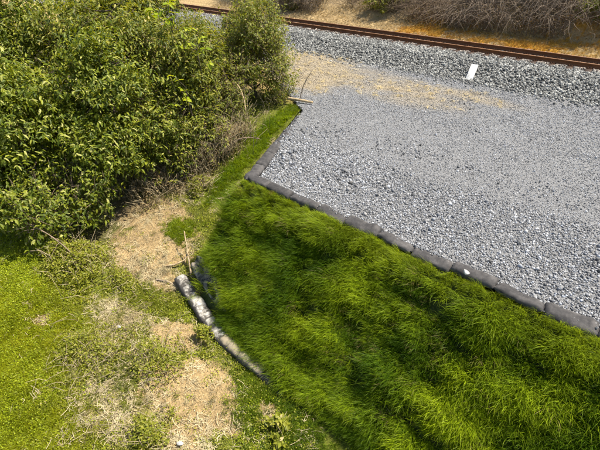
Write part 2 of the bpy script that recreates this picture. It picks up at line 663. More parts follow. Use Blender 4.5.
def scatter(name, P, E, S, C, protos, label, parent=None, kind='stuff'):
    n = len(P)
    me = bpy.data.meshes.new(name)
    me.vertices.add(n)
    me.vertices.foreach_set('co', np.asarray(P, np.float32).ravel())
    a = me.attributes.new('rot', 'FLOAT_VECTOR', 'POINT')
    a.data.foreach_set('vector', np.asarray(E, np.float32).ravel())
    a = me.attributes.new('siz', 'FLOAT_VECTOR', 'POINT')
    S = np.asarray(S, np.float32)
    if S.ndim == 1:
        S = np.repeat(S[:, None], 3, 1)
    a.data.foreach_set('vector', S.ravel())
    a = me.attributes.new('tint', 'FLOAT_COLOR', 'POINT')
    a.data.foreach_set('color', np.concatenate([np.asarray(C), np.ones((n, 1))], 1).astype(np.float32).ravel())
    a = me.attributes.new('pick', 'INT', 'POINT')
    a.data.foreach_set('value', rng.integers(0, len(protos.objects), n).astype(np.int32))
    o = link(name, me)
    g = bpy.data.node_groups.new(name + '_scatter', 'GeometryNodeTree')
    g.interface.new_socket('Geometry', in_out='INPUT', socket_type='NodeSocketGeometry')
    g.interface.new_socket('Geometry', in_out='OUTPUT', socket_type='NodeSocketGeometry')
    gi, go = g.nodes.new('NodeGroupInput'), g.nodes.new('NodeGroupOutput')
    ci = g.nodes.new('GeometryNodeCollectionInfo')
    ci.inputs['Collection'].default_value = protos
    ci.inputs['Separate Children'].default_value = True
    ci.inputs['Reset Children'].default_value = True
    ip = g.nodes.new('GeometryNodeInstanceOnPoints')
    ip.inputs['Pick Instance'].default_value = True

    def attr(nm, ty):
        x = g.nodes.new('GeometryNodeInputNamedAttribute')
        x.data_type = ty
        x.inputs['Name'].default_value = nm
        return x.outputs['Attribute']
    er = g.nodes.new('FunctionNodeEulerToRotation')
    g.links.new(attr('rot', 'FLOAT_VECTOR'), er.inputs[0])
    g.links.new(gi.outputs[0], ip.inputs['Points'])
    g.links.new(ci.outputs[0], ip.inputs['Instance'])
    g.links.new(attr('pick', 'INT'), ip.inputs['Instance Index'])
    g.links.new(er.outputs[0], ip.inputs['Rotation'])
    g.links.new(attr('siz', 'FLOAT_VECTOR'), ip.inputs['Scale'])
    g.links.new(ip.outputs[0], go.inputs[0])
    md = o.modifiers.new('scatter', 'NODES')
    md.node_group = g
    return tag(o, label, None, None, kind)


def stone_meshes(n, mat, flat=.7):
    out = []
    ph = (1 + 5 ** .5) / 2
    V0 = norm(np.array([[-1, ph, 0], [1, ph, 0], [-1, -ph, 0], [1, -ph, 0], [0, -1, ph], [0, 1, ph], [0, -1, -ph], [0, 1, -ph],
                        [ph, 0, -1], [ph, 0, 1], [-ph, 0, -1], [-ph, 0, 1]], float))
    T = [[0, 11, 5], [0, 5, 1], [0, 1, 7], [0, 7, 10], [0, 10, 11], [1, 5, 9], [5, 11, 4], [11, 10, 2], [10, 7, 6], [7, 1, 8],
         [3, 9, 4], [3, 4, 2], [3, 2, 6], [3, 6, 8], [3, 8, 9], [4, 9, 5], [2, 4, 11], [6, 2, 10], [8, 6, 7], [9, 8, 1]]
    for i in range(n):
        V = V0 * (1 + .5 * (rng.random((12, 1)) - .5)) * np.array([.5, .5 * (.6 + .4 * rng.random()), .5 * flat])
        me = mesh('stone', V, [T])
        me.materials.append(mat)
        out.append(me)
    return out


STONES = proto_collection('stones', stone_meshes(8, M_stone))


def rand_eul(n):
    return rng.random((n, 3)) * 2 * math.pi


def gravel():
    n = 490000
    X = rng.uniform(-17.5, 4.5, n)
    Y = rng.uniform(5.0, 15.75, n)
    dist = np.sqrt(X * X + Y * Y + 17)
    keep = (Y > 5.24 - .10 * rng.random(n) ** 2) & (X > edge_x(Y) + .02 + .1 * rng.random(n)) & (rng.random(n) < np.clip((8.0 / dist) ** 1.3, .12, 1))
    # only what lies within reach of the view: a wedge with a generous margin
    keep &= (X > -1.35 * Y + 0.5 - 5) & (X < .55 * Y + 1.0 - 4.6 + 4)
    X, Y = X[keep], Y[keep]
    n = len(X)
    s = sand_mask(X, Y)
    k2 = rng.random(n) > .35 * s
    X, Y, s = X[k2], Y[k2], s[k2]
    n = len(X)
    dist = np.sqrt(X * X + Y * Y + 17)
    size = (.013 + .027 * rng.random(n) ** 2.6) * np.clip(dist / 9, .9, 1.45)
    size *= .66 + .66 * sstep(8.6, 7.2, Y + 1.6 * (fbm(X, Y, 66, .5) - .5)) + .12 * sstep(.5, .65, fbm(X, Y, 67, 1.5))
    band = np.exp(-((Y - 6.6 - .5 * (fbm(X, Y, 63, .5) - .5)) / .45) ** 2) + .8 * np.exp(-((Y - 8.6 - .9 * (fbm(X, Y, 64, .4) - .5)) / .35) ** 2)
    rough = np.clip(band * sstep(.35, .6, fbm(X, Y, 61, 1.1)), 0, 1)
    big = rng.random(n) < .005 + .30 * rough
    size[big] *= rng.uniform(1.5, 2.3, big.sum())
    Z = .012 * (fbm(X, Y, 5, 1.2) - .5) * 2 + size * .22 - .10 * sstep(.35, 0, X - edge_x(Y) - .12) * sstep(7.0, 5.8, Y) + .085 * sstep(5.40, 5.20, Y) * rng.random(n) ** .5
    lum = np.clip(.225 * np.exp(rng.normal(0, .46, n)), .05, .75)
    lum *= (.80 + .42 * fbm(X, Y, 70, .6)) * np.where(big & (rng.random(n) < .55), .62, 1.0)
    hue = rng.normal(0, .03, (n, 1))
    C = lum[:, None] * (np.array([.985, .985, 1.0]) + hue * np.array([1, .2, -1]))
    sand = (.12 + .6 * lum[:, None]) * np.array([1.5, 1.12, .58])
    C = C * (1 - s[:, None] * .85) + sand * s[:, None] * .85
    scatter('gravel', np.stack([X, Y, Z], -1), rand_eul(n), size, C, STONES, 'loose crushed grey stone covering the level platform')


def ballast_z(Y):
    return np.interp(Y, [14.6, 15.25, 15.7, 16.1, 17.1, 20.25, 20.75, 21.1], [.01, .01, .03, .10, .36, .37, .33, .25])


TRACK_Y = (18.72, 19.74)


def ballast():
    xs = np.arange(-60, 40, .5)
    ys = np.arange(15.4, 20.95, .15)
    X, Y = np.meshgrid(xs, ys)
    Z = ballast_z(Y) - .035
    nx, ny = len(xs), len(ys)
    i = (np.arange(ny - 1)[:, None] * nx + np.arange(nx - 1)[None, :]).ravel()
    me = mesh('ballast_bed', np.stack([X, Y, Z], -1).reshape(-1, 3), [np.stack([i, i + 1, i + nx + 1, i + nx], -1)], True)
    at = me.color_attributes.new('cover', 'FLOAT_COLOR', 'POINT')
    at.data.foreach_set('color', np.tile(np.array([.17, .165, .16, 1], np.float32), nx * ny))
    tag(link('ballast_bed', me, M_gravelbed), 'raised bed of grey ballast that carries the track', None, None, 'structure')
    n = 95000
    X = rng.uniform(-30, 4, n)
    Y = rng.uniform(14.6, 20.85, n)
    edge = 15.55 + .35 * (fbm(X, Y * 0, 77, .9) - .5)
    keep = rng.random(n) < .06 + .94 * sstep(-.55, .35, Y - edge)
    for ry in TRACK_Y:
        keep &= np.abs(Y - ry) > .10
    inside = (Y > 18.2) & (Y < 20.4)
    sl = np.abs(((X + 60.3) / .62) % 1.0 - .5) < .21
    keep &= ~(inside & sl)
    X, Y = X[keep], Y[keep]
    n = len(X)
    size = (.05 + .075 * rng.random(n) ** 1.8)
    Z = ballast_z(Y) + rng.uniform(-.03, .02, n) - .09 * (np.abs(Y - 19.23) < .45)
    lum = np.clip(.185 * np.exp(rng.normal(0, .52, n)), .03, .45)
    warm = np.clip(sstep(18.2, 18.7, Y), 0, 1)[:, None]
    C = lum[:, None] * (np.array([1.02, 1.0, .91]) * (1 - warm) + np.array([1.05, .80, .62]) * warm)
    scatter('ballast', np.stack([X, Y, Z], -1), rand_eul(n), size, C, STONES, 'coarse grey ballast stones banked up beside the rails')


gravel()
ballast()


# ---------------------------------------------------------------- railway track
def track():
    root = empty('railway_track', (0, 0, 0))
    tag(root, 'straight pair of rusty brown rails crossing behind the gravel', 'railway track')
    prof = [(-.065, 0), (.065, 0), (.065, .012), (.012, .03), (.009, .11), (.034, .122), (.034, .148), (.028, .159), (-.028, .159), (-.034, .148),
            (-.034, .122), (-.009, .11), (-.012, .03), (-.065, .012)]
    xs = np.linspace(-60, 40, 51)
    for ry in TRACK_Y:
        k = len(prof)
        V = np.array([[x, ry + a, .392 + b] for x in xs for a, b in prof])
        i = np.arange(len(xs) - 1)[:, None] * k
        j = np.arange(k)[None]
        Q = np.stack([i + j, i + (j + 1) % k, i + k + (j + 1) % k, i + k + j], -1).reshape(-1, 4)
        me = mesh('rail', V, [Q])
        me.materials.append(M_rail)
        me.materials.append(M_head)
        mi = np.tile(np.array([1 if q == 7 else 0 for q in range(k)], np.int32), len(xs) - 1)
        me.polygons.foreach_set('material_index', mi)
        link('rail', me, None, root)
    b = MB()
    b.box((0, 0, 0), (.22, 2.0, .13))
    s_me = mesh('sleeper', np.vstack(b.V), [np.vstack(b.Q)])
    s_me.materials.append(M_sleeper)
    b = MB()
    b.box((0, 0, 0), (.16, .30, .016))
    for sy in (-1, 1):
        for sx in (-1, 1):
            b.box((sx * .045, sy * .095, .022), (.025, .05, .035))
    p_me = mesh('base_plate', np.vstack(b.V), [np.vstack(b.Q)])
    p_me.materials.append(M_plate)
    yc = sum(TRACK_Y) / 2
    for k in range(48):
        x = -60.3 + .62 * 50 + k * .62 + .31
        s = link('sleeper', s_me, None, root)
        s.location = (x, yc, .313)
        for ry in TRACK_Y:
            p = link('base_plate', p_me, None, s)
            p.location = (0, ry - yc, .0705)


track()


# ---------------------------------------------------------------- filled bags
def bag_mesh(L, W, H, seed):
    r = np.random.default_rng(seed)
    nu, nv = 26, 18
    u = np.linspace(-1, 1, nu)
    th = np.arange(nv) * 2 * math.pi / nv
    U, TH = np.meshgrid(u, th, indexing='ij')
    end = np.clip(1 - np.abs(U) ** 6, 0, 1) ** .5
    hh = H / 2 * (.16 + .84 * end) * (1 + .10 * np.sin(U * 2.3 + r.random() * 6))
    ww = W / 2 * (.82 + .18 * end)
    c, s = np.cos(TH), np.sin(TH)
    y = ww * np.sign(c) * np.abs(c) ** .75
    z = hh * np.sign(s) * np.abs(s) ** .8
    z = np.where(z < 0, z * .8, z)
    V = np.stack([U * L / 2, y, z], -1)
    nz = fbm(V[..., 0] * 6 + seed, V[..., 1] * 6 + V[..., 2] * 9, seed % 50, 1.0) - .5
    wr = np.sin(U * 17 + 5 * nz + 3 * s) * .5 * np.abs(U) ** 2
    V[..., 2] += nz * H * .40 + wr * .010 - .018 * np.exp(-((U - .15) / .5) ** 2) * (s > .2)
    V[..., 1] += nz * W * .06
    V = V.reshape(-1, 3)
    i = np.arange(nu - 1)[:, None] * nv
    j = np.arange(nv)[None]
    Q = np.stack([i + j, i + (j + 1) % nv, i + nv + (j + 1) % nv, i + nv + j], -1).reshape(-1, 4)
    n0 = len(V)
    V = np.vstack([V, V[:nv].mean(0), V[-nv:].mean(0)])
    jj = np.arange(nv)
    T = np.vstack([np.stack([np.full(nv, n0), (jj + 1) % nv, jj], -1), np.stack([np.full(nv, n0 + 1), (nu - 1) * nv + jj, (nu - 1) * nv + (jj + 1) % nv], -1)])
    return mesh('bag_body', V, [T, Q], True)


def seam_mesh(L, W, seed):
    """stitched lip standing off the end of a bag"""
    r = np.random.default_rng(seed)
    mb = MB()
    y = np.linspace(-W * .40, W * .40, 9)
    zc = .012 * np.sin(y * 20 + r.random() * 6)
    P = np.stack([np.full(9, L / 2 - .004), y, zc], -1)
    top = P + np.array([.030, 0, .014])
    V = np.vstack([P + [0, 0, .006], top + [0, 0, .004], top - [0, 0, .004], P - [0, 0, .006]])
    Q = []
    for k in range(4):
        for q in range(8):
            a, b = k * 9 + q, ((k + 1) % 4) * 9 + q
            Q.append([a, a + 1, b + 1, b])
    return mesh('seam', V, [Q], True)


def place_bag(name, p0, p1, z0, z1, W, H, mat, label, group, seed, roll=0.0):
    p0, p1 = np.asarray(p0, float), np.asarray(p1, float)
    d = p1 - p0
    L = math.hypot(*d) + .03
    root = empty(name, ((p0[0] + p1[0]) / 2, (p0[1] + p1[1]) / 2, (z0 + z1) / 2))
    root.rotation_euler = (roll, -math.atan2(z1 - z0, L), math.atan2(d[1], d[0]))
    tag(root, label, 'bag', group)
    link('bag_body', bag_mesh(L, W, H, seed), mat, root)
    link('seam', seam_mesh(L, W, seed), M_seam, root)
    return root


ORD = ['first', 'second', 'third', 'fourth', 'fifth', 'sixth', 'seventh', 'eighth', 'ninth', 'tenth', 'eleventh', 'twelfth']


def crest_bags():
    xs = [CORNER[0] + .08] + [CORNER[0] + .60 + .665 * k for k in range(12)]
    for k in range(len(xs) - 1):
        wob = lambda q: .04 * math.sin(q * 2.7 + .4)
        x0, x1 = xs[k], xs[k + 1]
        lab = ORD[k] if k < 12 else 'last'
        if k == 0:
            label = 'short grey fabric bag right at the corner of the gravel edge'
        elif k == 7:
            label = 'grey fabric bag carrying a pale stone, eighth along the front edge from the corner'
        elif k == 9:
            label = 'grey fabric bag at the right border of the picture, tenth along the front edge'
        else:
            label = f'grey fabric bag on the front gravel edge, {lab} along from the corner'
        zz = .03 + .022 * math.sin(k * 1.9)
        place_bag('edge_bag', (x0 + .012, CREST_Y + .10 + wob(k)), (x1 - .012, CREST_Y + .10 + wob(k + .8)), zz, zz + .012 * math.sin(k * 3.1),
                  .255 + .025 * math.sin(k * 5.1), .175 + .02 * math.sin(k * 3.7), M_bag, label, 'fabric bags edging the gravel', 100 + k, rad(14 * math.sin(k * 2.2)))
    L = np.linalg.norm(END - CORNER)
    for k in range(6):
        a, b = .02 + k * .70, .02 + (k + 1) * .70 - .03
        q0 = CORNER + E_DIR * a - E_OUT * .10
        q1 = CORNER + E_DIR * b - E_OUT * .10
        zz = .012 - .022 * k
        label = ['grey fabric bag on the left gravel edge, nearest the corner', 'grey fabric bag, second from the corner on the left gravel edge',
                 'grey fabric bag, third from the corner on the left gravel edge', 'half buried grey bag, fourth from the corner on the left edge',
                 'half buried grey bag, fifth from the corner on the left edge', 'nearly buried grey bag at the thicket end of the left edge'][k]
        place_bag('edge_bag', q0, q1, zz, zz - .01, .28, .18, M_bag, label, 'fabric bags edging the gravel', 200 + k, rad(6 * math.sin(k)))


crest_bags()


def toe_bags():
    pts = [(-6.33, 3.36), (-5.63, 3.19), (-5.0, 3.04), (-4.47, 2.95), (-3.95, 2.97), (-3.35, 2.97), (-2.74, 2.90)]
    labs = ['black bag crusted with white silt at the upper end of the toe row',
            'black bag crusted with white silt, second in the row at the slope foot',
            'bag half hidden by a leafy weed, third in the row at the slope foot',
            'sand dusted bag with white crust, fourth in the row at the slope foot',
            'sand covered bag, fifth in the row at the slope foot',
            'dark bag end poking from the grass, lowest in the row at the slope foot']
    mats = [M_bag_silt, M_bag_silt, M_bag_silt, M_bag_sand, M_bag_sand, M_bag]
    for k in range(6):
        p0, p1 = np.array(pts[k]), np.array(pts[k + 1])
        z0, z1 = float(terrain(*p0)) + .085, float(terrain(*p1)) + .085
        if k in (2, 3, 4):
            z0 -= .05; z1 -= .05
        if k == 5:
            z0 -= .07; z1 -= .16
        place_bag('toe_bag', p0 - .015 * (p1 - p0), p1 + .03 * (p1 - p0), z0, z1, .30, .21, mats[k], labs[k], 'bags at the foot of the slope', 300 + k, rad(-8))


toe_bags()


def cloth():
    """black cloth slumped between the toe bags and the grass"""
    n, m = 26, 9
    a, b = np.array([-6.15, 3.60]), np.array([-4.75, 3.32])
    nrm = np.array([.22, .975])
    V = []
    for i in range(n):
        s = i / (n - 1)
        p = a + (b - a) * s
        for j in range(m):
            q = j / (m - 1)
            w = .27 * (math.sin(math.pi * min(1, .12 + s * 1.0)) ** .5 + .15)
            xy = p + nrm * (q - .2) * w
            face = -.03 - (CREST_Y - .03 - xy[1]) / .86
            z = max(float(terrain(*xy)), face) + .06 + .04 * math.sin(q * 8 + s * 4) + .025 * math.sin(s * 17 + q * 5)
            V.append((xy[0], xy[1], z))
    V = np.array(V)
    i = np.arange(n - 1)[:, None] * m
    j = np.arange(m - 1)[None]
    Q = np.stack([i + j, i + m + j, i + m + j + 1, i + j + 1], -1).reshape(-1, 4)
    me = mesh('cloth', V, [Q], True)
    o = link('ground_cloth', me, M_fabric)
    md = o.modifiers.new('thickness', 'SOLIDIFY')
    md.thickness = .008
    tag(o, 'crumpled black cloth dusted with soil between the toe bags and the grass', 'cloth')


cloth()


def rock(name, loc, s, mat, label, cat, seed, sq=(1, .8, .6)):
    r = np.random.default_rng(seed)
    me = stone_meshes(1, mat)[0]
    co = np.array([v.co[:] for v in me.vertices]) * np.array(sq) * s * 2
    me.vertices.foreach_set('co', co.astype(np.float32).ravel())
    o = link(name, me)
    o.location = loc
    o.rotation_euler = (.2, .1, r.random() * 6)
    md = o.modifiers.new('rounding', 'BEVEL')
    md.width = s * .08
    md.segments = 2
    return tag(o, label, cat)


rock('stone', (-.98, 5.06, .14), .065, M_rock, 'pale angular stone lying on top of a grey edge bag', 'stone', 4)
rock('stone', (-6.16, 1.76, float(terrain(-6.16, 1.76)) + .06), .06, M_rock, 'small white stone among the dry weeds left of the slope', 'stone', 6, (1, .6, .5))
rock('stone', (-3.45, 1.2, float(terrain(-3.45, 1.2)) + .05), .07, M_rock, 'pale stone in dry litter at the bottom border of the picture', 'stone', 7)


def marker():
    """white painted board lying on the ballast shoulder"""
    root = empty('marker_board', (-5.05, 16.0, .19))
    b = MB()
    b.box((0, 0, 0), (.25, .95, .035))
    o = b.build('board', M_white, root)
    md = o.modifiers.new('edge', 'BEVEL')
    md.width = .006
    b = MB()
    b.box((0, -.2, -.05), (.18, .07, .06))
    b.box((0, .3, -.08), (.18, .07, .12))
    b.build('batten', M_sleeper, root)
    root.rotation_euler = (rad(28), rad(3), rad(12))
    tag(root, 'white painted board lying on the ballast shoulder below the rails', 'board')


marker()


# ---------------------------------------------------------------- sticks and branches
def smooth_path(P, n=20):
    P = np.asarray(P, float)
    t = np.linspace(0, len(P) - 1, n)
    out = []
    for q in t:
        i = int(min(q, len(P) - 2))
        f = q - i
        p0, p1, p2, p3 = P[max(i - 1, 0)], P[i], P[i + 1], P[min(i + 2, len(P) - 1)]
        out.append(.5 * (2 * p1 + (p2 - p0) * f + (2 * p0 - 5 * p1 + 4 * p2 - p3) * f * f + (3 * p1 - p0 - 3 * p2 + p3) * f ** 3))
    return np.array(out)


def G(x, y, h=0.0):
    return (x, y, float(terrain(x, y)) + h)


def branch(label, pts, r0, r1, mat, twigs=0, seed=1, name='branch'):
    r = np.random.default_rng(seed)
    mb = MB()
    P = smooth_path(pts, 18)
    P[1:-1] += r.normal(0, .005, (16, 3))
    mb.tube(P, np.linspace(r0, r1, 18) * (1 + .12 * r.normal(0, 1, 18)), 7)
    root = empty(name, tuple(P[0]))
    o = mb.build('stem', mat, root, True)
    o.location = -P[0]
    for k in range(twigs):
        i = r.integers(4, 17)
        d = norm(r.normal(0, 1, 3) + np.array([0, 0, .4]))
        L = r.uniform(.15, .5)
        q = np.array([P[i] + d * L * s + np.array([0, 0, -.12 * s * s]) + r.normal(0, .012, 3) * (s > 0) for s in np.linspace(0, 1, 6)])
        m2 = MB()
        m2.tube(q, np.linspace(r1 * .8, r1 * .3, 6), 5)
        w = m2.build('twig', mat, root, True)
        w.location = -P[0]
    return tag(root, label, 'branch')


branch('straight pale stick leaning against the foot of the grassy slope', [G(-6.22, 3.58, .10), (-6.62, 3.84, -1.70), (-7.02, 4.10, -1.40)], .020, .014, M_stick)
branch('curved pale branch lying on bare earth beside the leaning stick', [G(-6.93, 3.32, .04), G(-6.72, 3.50, .09), G(-6.62, 3.72, .13), G(-6.72, 3.95, .2)], .028, .014, M_stick)
branch('thin dark twig on bare earth left of the toe bags', [G(-6.75, 3.0, .03), G(-6.5, 3.12, .05), G(-6.25, 3.2, .03)], .016, .010, M_twig_dark)
branch('pale broken log at the end of the gravel beside the thicket', [(-8.6, 9.62, .08), (-8.25, 9.70, .09), (-7.75, 9.86, .07)], .05, .04, M_stick)
branch('long bare branch sticking out of the weeds at the left border', [G(-10.2, 1.55, .75), G(-9.5, 1.75, .85), G(-8.7, 2.0, .6), G(-7.9, 2.1, .12)], .022, .010, M_twig, 6, 3)
branch('grey forked branch lying over dead grass left of the gravel corner', [G(-8.75, 6.1, .18), G(-8.35, 6.8, .35), G(-8.2, 7.2, .33), G(-7.9, 7.6, .22)], .026, .012, M_twig, 4, 5)
branch('slender dead branch at the thicket foot above the bare earth', [G(-9.3, 5.6, .25), G(-8.6, 5.55, .3), G(-7.9, 5.7, .16)], .020, .010, M_twig, 5, 8)
branch('pale bare branch hanging in the twiggy shrub beside the gravel', [(-9.9, 8.2, .6), (-9.3, 8.1, .75), (-8.8, 7.9, .55), (-8.5, 7.7, .2)], .024, .010, M_stick, 5, 9)
branch('dry upright stem beside the gravel at the thicket end', [(-8.35, 9.9, -.1), (-8.25, 10.0, .45), (-8.0, 10.1, .95)], .016, .007, M_twig, 5, 12)


# ---------------------------------------------------------------- trees and shrubs
def leafy_tree(name, label, cat, group, base, lobes, nspr, leaf, mat, seed, fine=True, per=7, spr_len=.38, twig_mat=M_bark, trunk_r=.07,
               wide=.36, clump=.24, up=.35, droop=.2, dead=0.0):
    """lobes: (x,y,z,rx,ry,rz) relative to base"""
    r = np.random.default_rng(seed)
    root = empty(name, tuple(base))
    tag(root, label, cat, group)
    L = np.array(lobes, float)
    # wood: a stem that forks towards each lobe and on to points inside it
    mb = MB()
    ztop = L[:, 2].min() * .35
    fork = np.array([0, 0, max(.25, ztop)])
    mb.tube(smooth_path([(0, 0, -.15), (.04, .02, fork[2] * .5), fork], 8), np.linspace(trunk_r * 1.25, trunk_r * .9, 8), 8)
    trunk = mb.build('trunk', twig_mat, root, True)
    lm = MB()
    for (x, y, z, rx, ry, rz) in L:
        c = np.array([x, y, z])
        mid = fork * .45 + c * .5 + r.normal(0, .12, 3)
        lm.tube(smooth_path([fork, mid, c], 10), np.linspace(trunk_r * .75, trunk_r * .35, 10), 6)
        for k in range(7):
            e = norm(r.normal(0, 1, 3) + np.array([0, 0, .3])) * np.array([rx, ry, rz]) * r.uniform(.7, 1.0)
            lm.tube(smooth_path([c + r.normal(0, .1, 3), c + e * .5 + r.normal(0, .1, 3), c + e], 8), np.linspace(trunk_r * .32, .006, 8), 4)
    lm.build('limbs', twig_mat, root, True)
    # crown: clumps of sprigs near the lobes' surface
    vol = np.prod(L[:, 3:], axis=1) ** (2 / 3)
    li = r.choice(len(L), max(8, nspr // 13), p=vol / vol.sum())
    d = norm(r.normal(0, 1, (len(li), 3)) + np.array([0, 0, .25]))
    cc = L[li, :3] + d * L[li, 3:] * (r.uniform(.62, 1.06, (len(li), 1)))
    ci = r.integers(0, len(cc), nspr)
    S0 = cc[ci] + r.normal(0, clump, (nspr, 3)) * np.array([1, 1, .75])
    out = norm(S0 - L[li[ci], :3])
    ax = norm(out * .8 + np.array([0, 0, up]) + r.normal(0, .45, (nspr, 3)))
    cm = MB()
    tpl = leaf_template(wide, .10, droop, fine)
    sl = spr_len * r.uniform(.6, 1.2, nspr)
    for k in range(per):
        f = (k + .5) / per
        P = S0 + ax * (sl * (f - .3))[:, None] + r.normal(0, .02, (nspr, 3))
        side = norm(np.cross(ax, np.array([0, 0, 1.0])) + .01)
        ang = k * 2.4 + r.uniform(0, 1, nspr)
        bit = np.cross(ax, side)
        D = ax * .45 + (np.cos(ang)[:, None] * side + np.sin(ang)[:, None] * bit) * .8 + np.array([0, 0, -.42]) + r.normal(0, .25, (nspr, 3))
        N = np.array([.2, .25, 1.0]) + out * .45 + r.normal(0, .35, (nspr, 3))
        S = leaf * r.uniform(.45, 1.45, nspr)
        keep = P[:, 2] + base[2] > terrain(P[:, 0] + base[0], P[:, 1] + base[1]) + .02
        add_leaves(cm, P[keep], D[keep], N[keep], S[keep], tpl)
    cm.build('crown', mat, root)
    if dead > 0:
        dm = MB()
        nd = int(nspr * dead)
        q = r.integers(0, nspr, nd)
        for k in q:
            p = S0[k]
            w = ax[k] * r.uniform(.3, .8)
            dm.tube(np.array([p - w * .6, p + r.normal(0, .04, 3), p + w * .5 + np.array([0, 0, .05])]), [.007, .005, .002], 3)
        dm.build('dead_twigs', M_twig, root)
    return root


def gz(x, y):
    return (x, y, float(terrain(x, y)))


GT = 'broadleaf trees of the thicket'
leafy_tree('thicket_tree', 'broad glossy leaved tree overhanging the bare earth at the thicket front', 'tree', GT, gz(-10.6, 4.7),
           [(0, 0, 2.3, 1.1, 1.1, 1.0), (.75, -.55, 1.35, .9, .9, .7), (-.5, -.8, 1.5, 1.0, .9, .9), (.8, .6, 1.4, .9, .8, .8), (.1, .2, 3.1, .8, .8, .7)], 2700, .115, M_leaf_big, 21)
leafy_tree('thicket_tree', 'broad leaved tree at the left border of the thicket above the shaded weeds', 'tree', GT, gz(-11.6, 2.5),
           [(0, 0, 2.2, 1.2, 1.2, 1.1), (.7, -.3, 1.4, .9, .9, .8), (-.6, -.8, 1.8, 1.1, 1.0, .9), (.1, .3, 3.1, .9, .9, .8), (-.5, .8, 2.5, .9, .9, .8)], 2800, .12, M_leaf_big, 22)
leafy_tree('thicket_tree', 'olive green tree in the middle of the thicket behind the front trees', 'tree', GT, gz(-12.4, 6.0),
           [(0, 0, 2.4, 1.3, 1.3, 1.1), (.7, .6, 2.6, 1.0, 1.0, .9), (-.3, -.8, 3.0, 1.1, 1.0, .8), (.3, .1, 3.5, .9, .9, .7)], 2300, .115, M_leaf_mid, 23, dead=.1)
leafy_tree('thicket_tree', 'olive green tree of the thicket right of the overhanging front tree', 'tree', GT, gz(-10.4, 7.0),
           [(0, 0, 1.9, 1.0, 1.0, .9), (.6, -.6, 1.2, .8, .8, .7), (-.3, .7, 2.1, .9, .9, .8), (.4, .3, 2.5, .7, .7, .6)], 2100, .105, M_leaf_mid, 24, dead=.15)
leafy_tree('thicket_tree', 'tall dark tree filling the upper left corner of the picture', 'tree', GT, gz(-14.8, 4.2),
           [(0, 0, 2.9, 1.5, 1.5, 1.3), (.6, 1.1, 3.4, 1.2, 1.2, 1.0), (.2, -1.2, 3.0, 1.3, 1.3, 1.0), (0, .1, 4.2, 1.1, 1.1, .9)], 2500, .125, M_leaf_big, 25)
leafy_tree('thicket_tree', 'dense green tree at the back of the thicket near the top border', 'tree', GT, gz(-14.6, 7.8),
           [(0, 0, 2.4, 1.4, 1.4, 1.2), (.8, .5, 2.7, 1.1, 1.1, .9), (-.2, -.9, 2.9, 1.2, 1.2, .9), (.1, .0, 3.5, 1.0, 1.0, .8)], 2000, .135, M_leaf_mid, 26)
leafy_tree('thicket_tree', 'shady tree at the back of the thicket left of the distant rail', 'tree', GT, gz(-13.3, 10.0),
           [(0, 0, 1.0, 1.1, 1.1, .7), (.7, .1, .8, .8, .8, .6), (-.6, .3, 1.1, 1.0, 1.0, .7)], 1300, .12, M_leaf_mid, 27, dead=.1)
leafy_tree('thicket_tree', 'leafy tree on the left border below the dark corner tree', 'tree', GT, gz(-13.4, .6),
           [(0, 0, 2.4, 1.3, 1.3, 1.1), (.8, .2, 1.6, 1.0, 1.0, .9), (.1, .2, 3.3, 1.0, 1.0, .8)], 2000, .125, M_leaf_big, 28)
leafy_tree('thicket_shrub', 'olive shrub over dry stems on the right flank of the thicket', 'shrub', None, gz(-9.5, 5.9),
           [(0, 0, 1.0, .75, .75, .65), (.45, .5, .75, .6, .6, .5), (-.3, -.5, 1.2, .7, .7, .6), (.25, -.3, .5, .5, .5, .4)], 1300, .095, M_leaf_mid, 29, False, 7, .32, M_twig, .04, .4, .2, .4, .15, .5)
leafy_tree('thicket_shrub', 'low shrub with bare stems in the shade at the left border', 'shrub', None, gz(-10.1, 2.5),
           [(0, 0, .9, .8, .8, .6), (.4, -.6, .7, .6, .6, .5), (-.5, -.6, 1.0, .8, .7, .6), (.3, .6, .9, .7, .6, .6)], 1000, .11, M_leaf_big, 30, False, 7, .34, M_twig, .04, .4, .2, .4, .15, .35)
leafy_tree('twiggy_shrub', 'fine leaved twiggy shrub at the end of the gravel before the rails', 'shrub', None, gz(-10.1, 9.6),
           [(0, 0, 1.3, .95, .95, .9), (.7, .0, .9, .75, .75, .8), (-.5, .5, 1.5, .9, .9, .8), (.3, .2, 2.2, .7, .7, .65), (1.0, .35, .55, .5, .5, .5), (-.1, -.7, .8, .7, .6, .6)],
           2300, .085, M_leaf_fine, 31, False, 8, .32, M_bark, .045, .45, .17, .5, .1, .30)
leafy_tree('twiggy_shrub', 'straggly fine leaved shrub with dead twigs left of the gravel corner', 'shrub', None, gz(-9.7, 7.7),
           [(0, 0, .75, .8, .8, .65), (.5, -.6, .45, .6, .6, .45), (-.4, .5, 1.1, .8, .8, .6)], 1100, .085, M_leaf_fine, 32, False, 7, .32, M_twig, .035, .4, .17, .5, .1, .8)
leafy_tree('climbing_shrub', 'small leaved green shrub rising before the distant rail', 'shrub', None, gz(-11.9, 10.9),
           [(0, 0, 1.2, .8, .8, .8), (.4, .3, 2.0, .7, .7, .7), (-.5, .3, 1.6, .7, .7, .6)], 1300, .10, M_leaf_mid, 33, False, 8, .32, M_bark, .04, .45, .18, .5, .1, .2)


